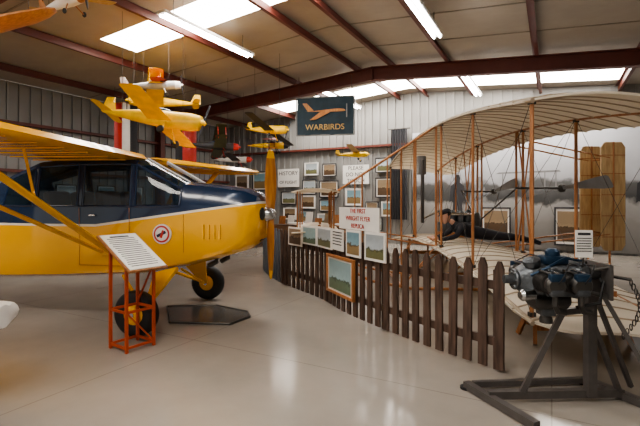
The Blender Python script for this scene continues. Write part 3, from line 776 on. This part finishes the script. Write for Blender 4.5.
# ---------------------------------------------------------------- hanging models
def model(name,loc,yaw,pitch,roll,L,body,wm,acc,low=True,bi=False,span=1.2,fl_=True):
    X=T(*loc)@RZ(yaw)@RY(pitch)@RX(roll)@Matrix.Scale(L,4)
    b=MB(name,X)
    pr=[(.5,.05,0),(.49,.065,0),(.40,.078,0),(.2,.078,.0),(.05,.075,.01),(-.15,.055,.01),(-.35,.03,.015),(-.5,.012,.02)]
    b.loft([[Vector((x,r*math.cos(2*pi*i/12)*.85,z+r*math.sin(2*pi*i/12))) for i in range(12)] for x,r,z in pr],lambda i,j:acc if i<2 else body)
    b.sphere((.08,0,.075),(.12,.035,.035),'navy',10,6)
    for zz in ([-.05,.15] if bi else [-.04 if low else .08]):
        for sg in(-1,1):
            b.loft([airfoil(.26-.05*y,.24-.05*y,y*span*.5*sg,zz+.04*y,.016-.008*y,7) for y in(0,.5,.85,.97)]+[airfoil(.15,.08,span*.5*sg,zz+.04,.003,7)],wm)
    if bi:
        for sg in(-1,1):
            for y in(.12,.42):
                for x in(.20,.06): b.tube((x,y*span*sg,-.04),(x,y*span*sg,.17),.007,acc,n=5)
    for sg in(-1,1): b.loft([airfoil(-.38,.12,0,.02,.008,5),airfoil(-.41,.09,.17*sg,.02,.005,5),airfoil(-.44,.03,.19*sg,.02,.002,5)],wm)
    b.loft([[Vector((x,y,z)) for x,y in((-.36-o,0),(-.43,.006),(-.52,0),(-.43,-.006))] for z,o in((.02,0),(.12,.05),(.17,.1))],acc)
    if fl_:
        for sg in(-1,1):
            b.tube((.2,.05*sg,-.05),(.24,.12*sg,-.16),.008,acc); b.lathe([(.03,-.01),(.035,0),(.03,.01)],(.24,.13*sg,-.16),(0,1,0),'black',n=14)
    for sg in(-1,1):
        b.loft([[Vector((.52,w,.0+r)),Vector((.53,0,r)),Vector((.52,-w,r)),Vector((.515,0,r))] for r,w in((.01*sg,.01),(.09*sg,.018),(.18*sg,.008))],'dark')
    b.lathe([(.03,-.02),(.02,.02),(.004,.04)],(.51,0,0),(1,0,0),acc,n=12)
    pts=[X@Vector(p) for p in((.3,0,.07),(-.3,0,.04))]
    b.M=Matrix()
    for p in pts:
        q=BM.inverted()@p; b.tube(p,(p.x,p.y,zc(q.x)-.03),.004,'steel',n=4)
    b.done(ang=45)
def at(px,py,d): return Vector(((px-320)/F*d,d,H-(py-200)/F*d))
model('hanging_model_airplane',at(150,118,8),-14,8,-22,2.15,'yellow2','yellow2','yellow2',span=1.0)
model('hanging_model_airplane',at(152,86,9.3),15,-6,12,1.2,'silver','red','white',low=False,span=1.2)
model('hanging_model_airplane',at(165,103,10.3),200,0,12,1.6,'yellow2','yellow2','yellow2',low=False,bi=True,span=1.4)
model('hanging_model_airplane',at(266,130,11.0),-35,5,-20,1.4,'yellow2','dark','yellow2',span=1.3)
model('hanging_model_airplane',at(212,146,12.2),20,0,-15,1.5,'dark','green','red',bi=True,span=1.2)
model('hanging_model_airplane',at(268,146,13.3),-10,0,10,1.3,'yellow2','red','dark',bi=True,span=1.3)
model('hanging_model_airplane',at(232,160,14),-10,0,-10,1.3,'white','dark','red',span=1.2)
model('hanging_model_airplane',at(352,155,14.3),-20,0,-8,1.1,'yellow2','tan','yellow2',low=False,span=1.6)
for (px,py,dd,cols) in((126,130,12.6,('red','white','dark')),(186,148,13.6,('dark','red','red'))):
    p=at(px,py,dd)
    b=MB('hanging_flag')
    n=10; pts=[(-.32+.64*i/(n-1),.03*math.sin(i*1.3),z) for z in(.8,.27,-.27,-.8) for i in range(n)]
    fs=[(j*n+i,j*n+i+1,(j+1)*n+i+1,(j+1)*n+i) for j in range(3) for i in range(n-1)]
    b.add(pts,fs,lambda k:cols[(k%(n-1))//3])
    b.tube((-.36,0,.8),(.36,0,.8),.018,'woodo'); q=BM.inverted()@p
    for x in(-.3,.3): b.tube((x,0,.8),(x,0,zc(q.x)-p.z-.05),.005,'steel',n=4)
    b.done(mw=T(*p)@RZ(15))
b=MB('hanging_glider_wing')
A=at(-70,40,4.4);B=at(56,12,5.2)
d=(B-A).normalized(); n_=Vector((-d.y,d.x,0)).normalized()
rg=[]
for t,ch in((0,.6),(.5,.6),(.85,.5),(.96,.3),(1,.08)):
    o=A.lerp(B,t); rg.append([o+n_*(ch*math.cos(a_)*.55)+Vector((0,0,.06*math.sin(a_)*ch*2)) for a_ in [2*pi*k/12 for k in range(12)]])
b.loft(rg,'woodo')
for t in(.3,.75):
    p=A.lerp(B,t); q=BM.inverted()@p; b.tube(p,(p.x,p.y,zc(q.x)-.02),.005,'steel',n=4)
b.done()
model('hanging_model_airplane',at(62,4,5.6),-30,0,10,1.0,'white','tan','woodo',low=False,span=1.4)
# banner
bn=at(325,116,11.2)
b=MB('hanging_banner'); n=14; pts=[]
for j,z in enumerate((.5,0,-.5)):
    for i in range(n): x=-.75+1.5*i/(n-1); pts.append((x,.02*math.sin(i*1.1+j),z))
fs=[(j*n+i,j*n+i+1,(j+1)*n+i+1,(j+1)*n+i) for j in range(2) for i in range(n-1)]
b.add(pts,fs,'teal')
for (a_,c_) in (((-.77,.5),(.77,.5)),((-.77,-.5),(.77,-.5)),((-.77,-.5),(-.77,.5)),((.77,-.5),(.77,.5))): b.tube((a_[0],0,a_[1]),(c_[0],0,c_[1]),.018,'grey')
for x in(-.7,.7): b.tube((x,0,.5),(x,0,1.05),.005,'steel',n=4)
b.loft([airfoil(.55,1.05,-.030,.12,.10,9),airfoil(.55,1.05,-.036,.12,.10,9)],'propw')
b.prism([(-.45,.12),(-.6,.34),(-.48,.34),(-.3,.15)],-.036,-.03,'propw'); b.prism([(.15,.1),(-.25,-.1),(-.4,-.1),(-.1,.12)],-.038,-.03,'propw')
b.prism([(.56,-.05),(.59,-.05),(.59,.3),(.56,.3)],-.036,-.03,'grey')
bo=b.done(mw=T(*bn)@RZ(-10))
text('lettering','WARBIRDS',.21,'gold',T(0,-.035,-.30)@RX(90),bo)
# ---------------------------------------------------------------- back wall dressings
def wp(px,py,u=UB-.1):
    k=(px-320)/F; y=u/(.4772*k+.8788); return Vector((k*y,y,H-(py-200)/F*y))
def wallpic(name,x0,y0,x1,y1,style,u=UB-.1,**k):
    a=wp(x0,y0,u);c=wp(x1,y1,u); m=(a+c)/2; w=(Vector((c.x,c.y))-Vector((a.x,a.y))).length; h=abs((wp((x0+x1)/2,y0,u)-wp((x0+x1)/2,y1,u)).z)
    m.z=wp((x0+x1)/2,(y0+y1)/2,u).z
    put(name,m,-28.5,w,h,style=style,**k)
wallpic('lettered_sign',343,165,369,184,'big',words=['PLEASE','DO NOT','TOUCH'])
wallpic('lettered_sign',278,169,299,187,'big',words=['HISTORY','OF FLIGHT'])
fr=[(320,181,338,197,'pic4','dark'),(303,180,316,194,'pic1','dark'),(376,178,396,197,'pic4','dark'),(346,189,362,205,'pic2','white'),(253,172,270,190,'pic2','dark'),(236,175,248,190,'pic4','white'),
 (302,196,315,208,'pic4','white'),(320,200,334,211,'pic2','dark'),(282,192,296,204,'pic1','dark'),(366,202,378,214,'pic4','dark'),(382,202,396,216,'pic2','white'),(340,207,352,217,'pic4','dark'),
 (305,163,318,175,'pic1','white'),(323,164,336,176,'pic4','dark'),(376,158,394,172,'pic1','dark'),(300,211,312,222,'pic2','dark'),(318,214,330,225,'pic1','white'),(356,217,366,229,'pic4','white'),(370,218,382,230,'pic1','dark'),(284,208,296,219,'pic4','white')]
for (x0,y0,x1,y1,s_,f_) in fr: wallpic('framed_photograph',x0,y0,x1,y1,s_,frame=f_)
wallpic('framed_photograph',482,208,510,237,'pic4',frame='dark',u=UB-.2)
wallpic('framed_photograph',555,208,584,245,'pic4',frame='dark',u=UB-.2)
for u0 in(6.5,7.6,8.9,10.0,12.4,13.5):
    b,mm=plaque('framed_photograph',(0,0,0),0,.6,.5,style=random.choice(['pic1','pic2','pic4']),frame='dark'); b.done(mw=BM@T(VL+.24,u0,1.8)@RZ(90))
for (px,d,w) in((300,14.6,1.8),(345,13.9,1.6)):
    p=at(px,200,d)
    b=MB('display_table')
    b.box((0,0,.74),(w,.7,.04),'woodd',bev=.005)
    for x in(-w/2+.06,w/2-.06):
        for y in(-.3,.3): b.box((x,y,.36),(.05,.05,.72),'woodd')
    b.box((0,-.345,.5),(w*.98,.02,.46),'brown')
    for k in range(5):
        x=-w*.4+k*w*.2; h=random.uniform(.2,.45)
        b.box((x,0,.76+h/2),(w*.14,.03,h),random.choice(['offwhite','pic4','pic1','woodo']),RX(-12))
    b.box((0,-.2,.80),(w*.3,.2,.08),'white',bev=.01)
    b.done(mw=T(p.x,p.y,0)@RZ(-28.5))
b=MB('display_cabinet')
b.box((0,0,.5),(1.4,.5,1.0),'woodd',bev=.01); 
for z in(1.02,1.4,1.8): b.box((0,0,z),(1.4,.48,.03),'woodo')
for x in(-.68,.68): b.box((x,0,1.4),(.04,.48,.8),'woodo')
for k in range(8): b.box((-.5+k%4*.33,0,1.15+(k//4)*.4),(.12,.1,.2),random.choice(['red','white','yellow2','green']),bev=.01)
b.done(mw=T(-2.6,14.8,0)@RZ(-28.5))
# ---------------------------------------------------------------- camera / light
w=bpy.data.worlds.new('World'); bpy.context.scene.world=w; w.use_nodes=True
bg=w.node_tree.nodes['Background']; bg.inputs[0].default_value=(1.0,.94,.86,1); bg.inputs[1].default_value=.7
try: bpy.context.scene.view_settings.look='AgX - Medium High Contrast'
except Exception: pass
cam=bpy.data.cameras.new('Camera'); co=bpy.data.objects.new('Camera',cam); bpy.context.collection.objects.link(co)
co.location=(0,0,H); co.rotation_euler=(math.radians(90),0,0); cam.sensor_width=36; cam.lens=24; cam.shift_y=-13/640
cam.clip_start=.05; bpy.context.scene.camera=co
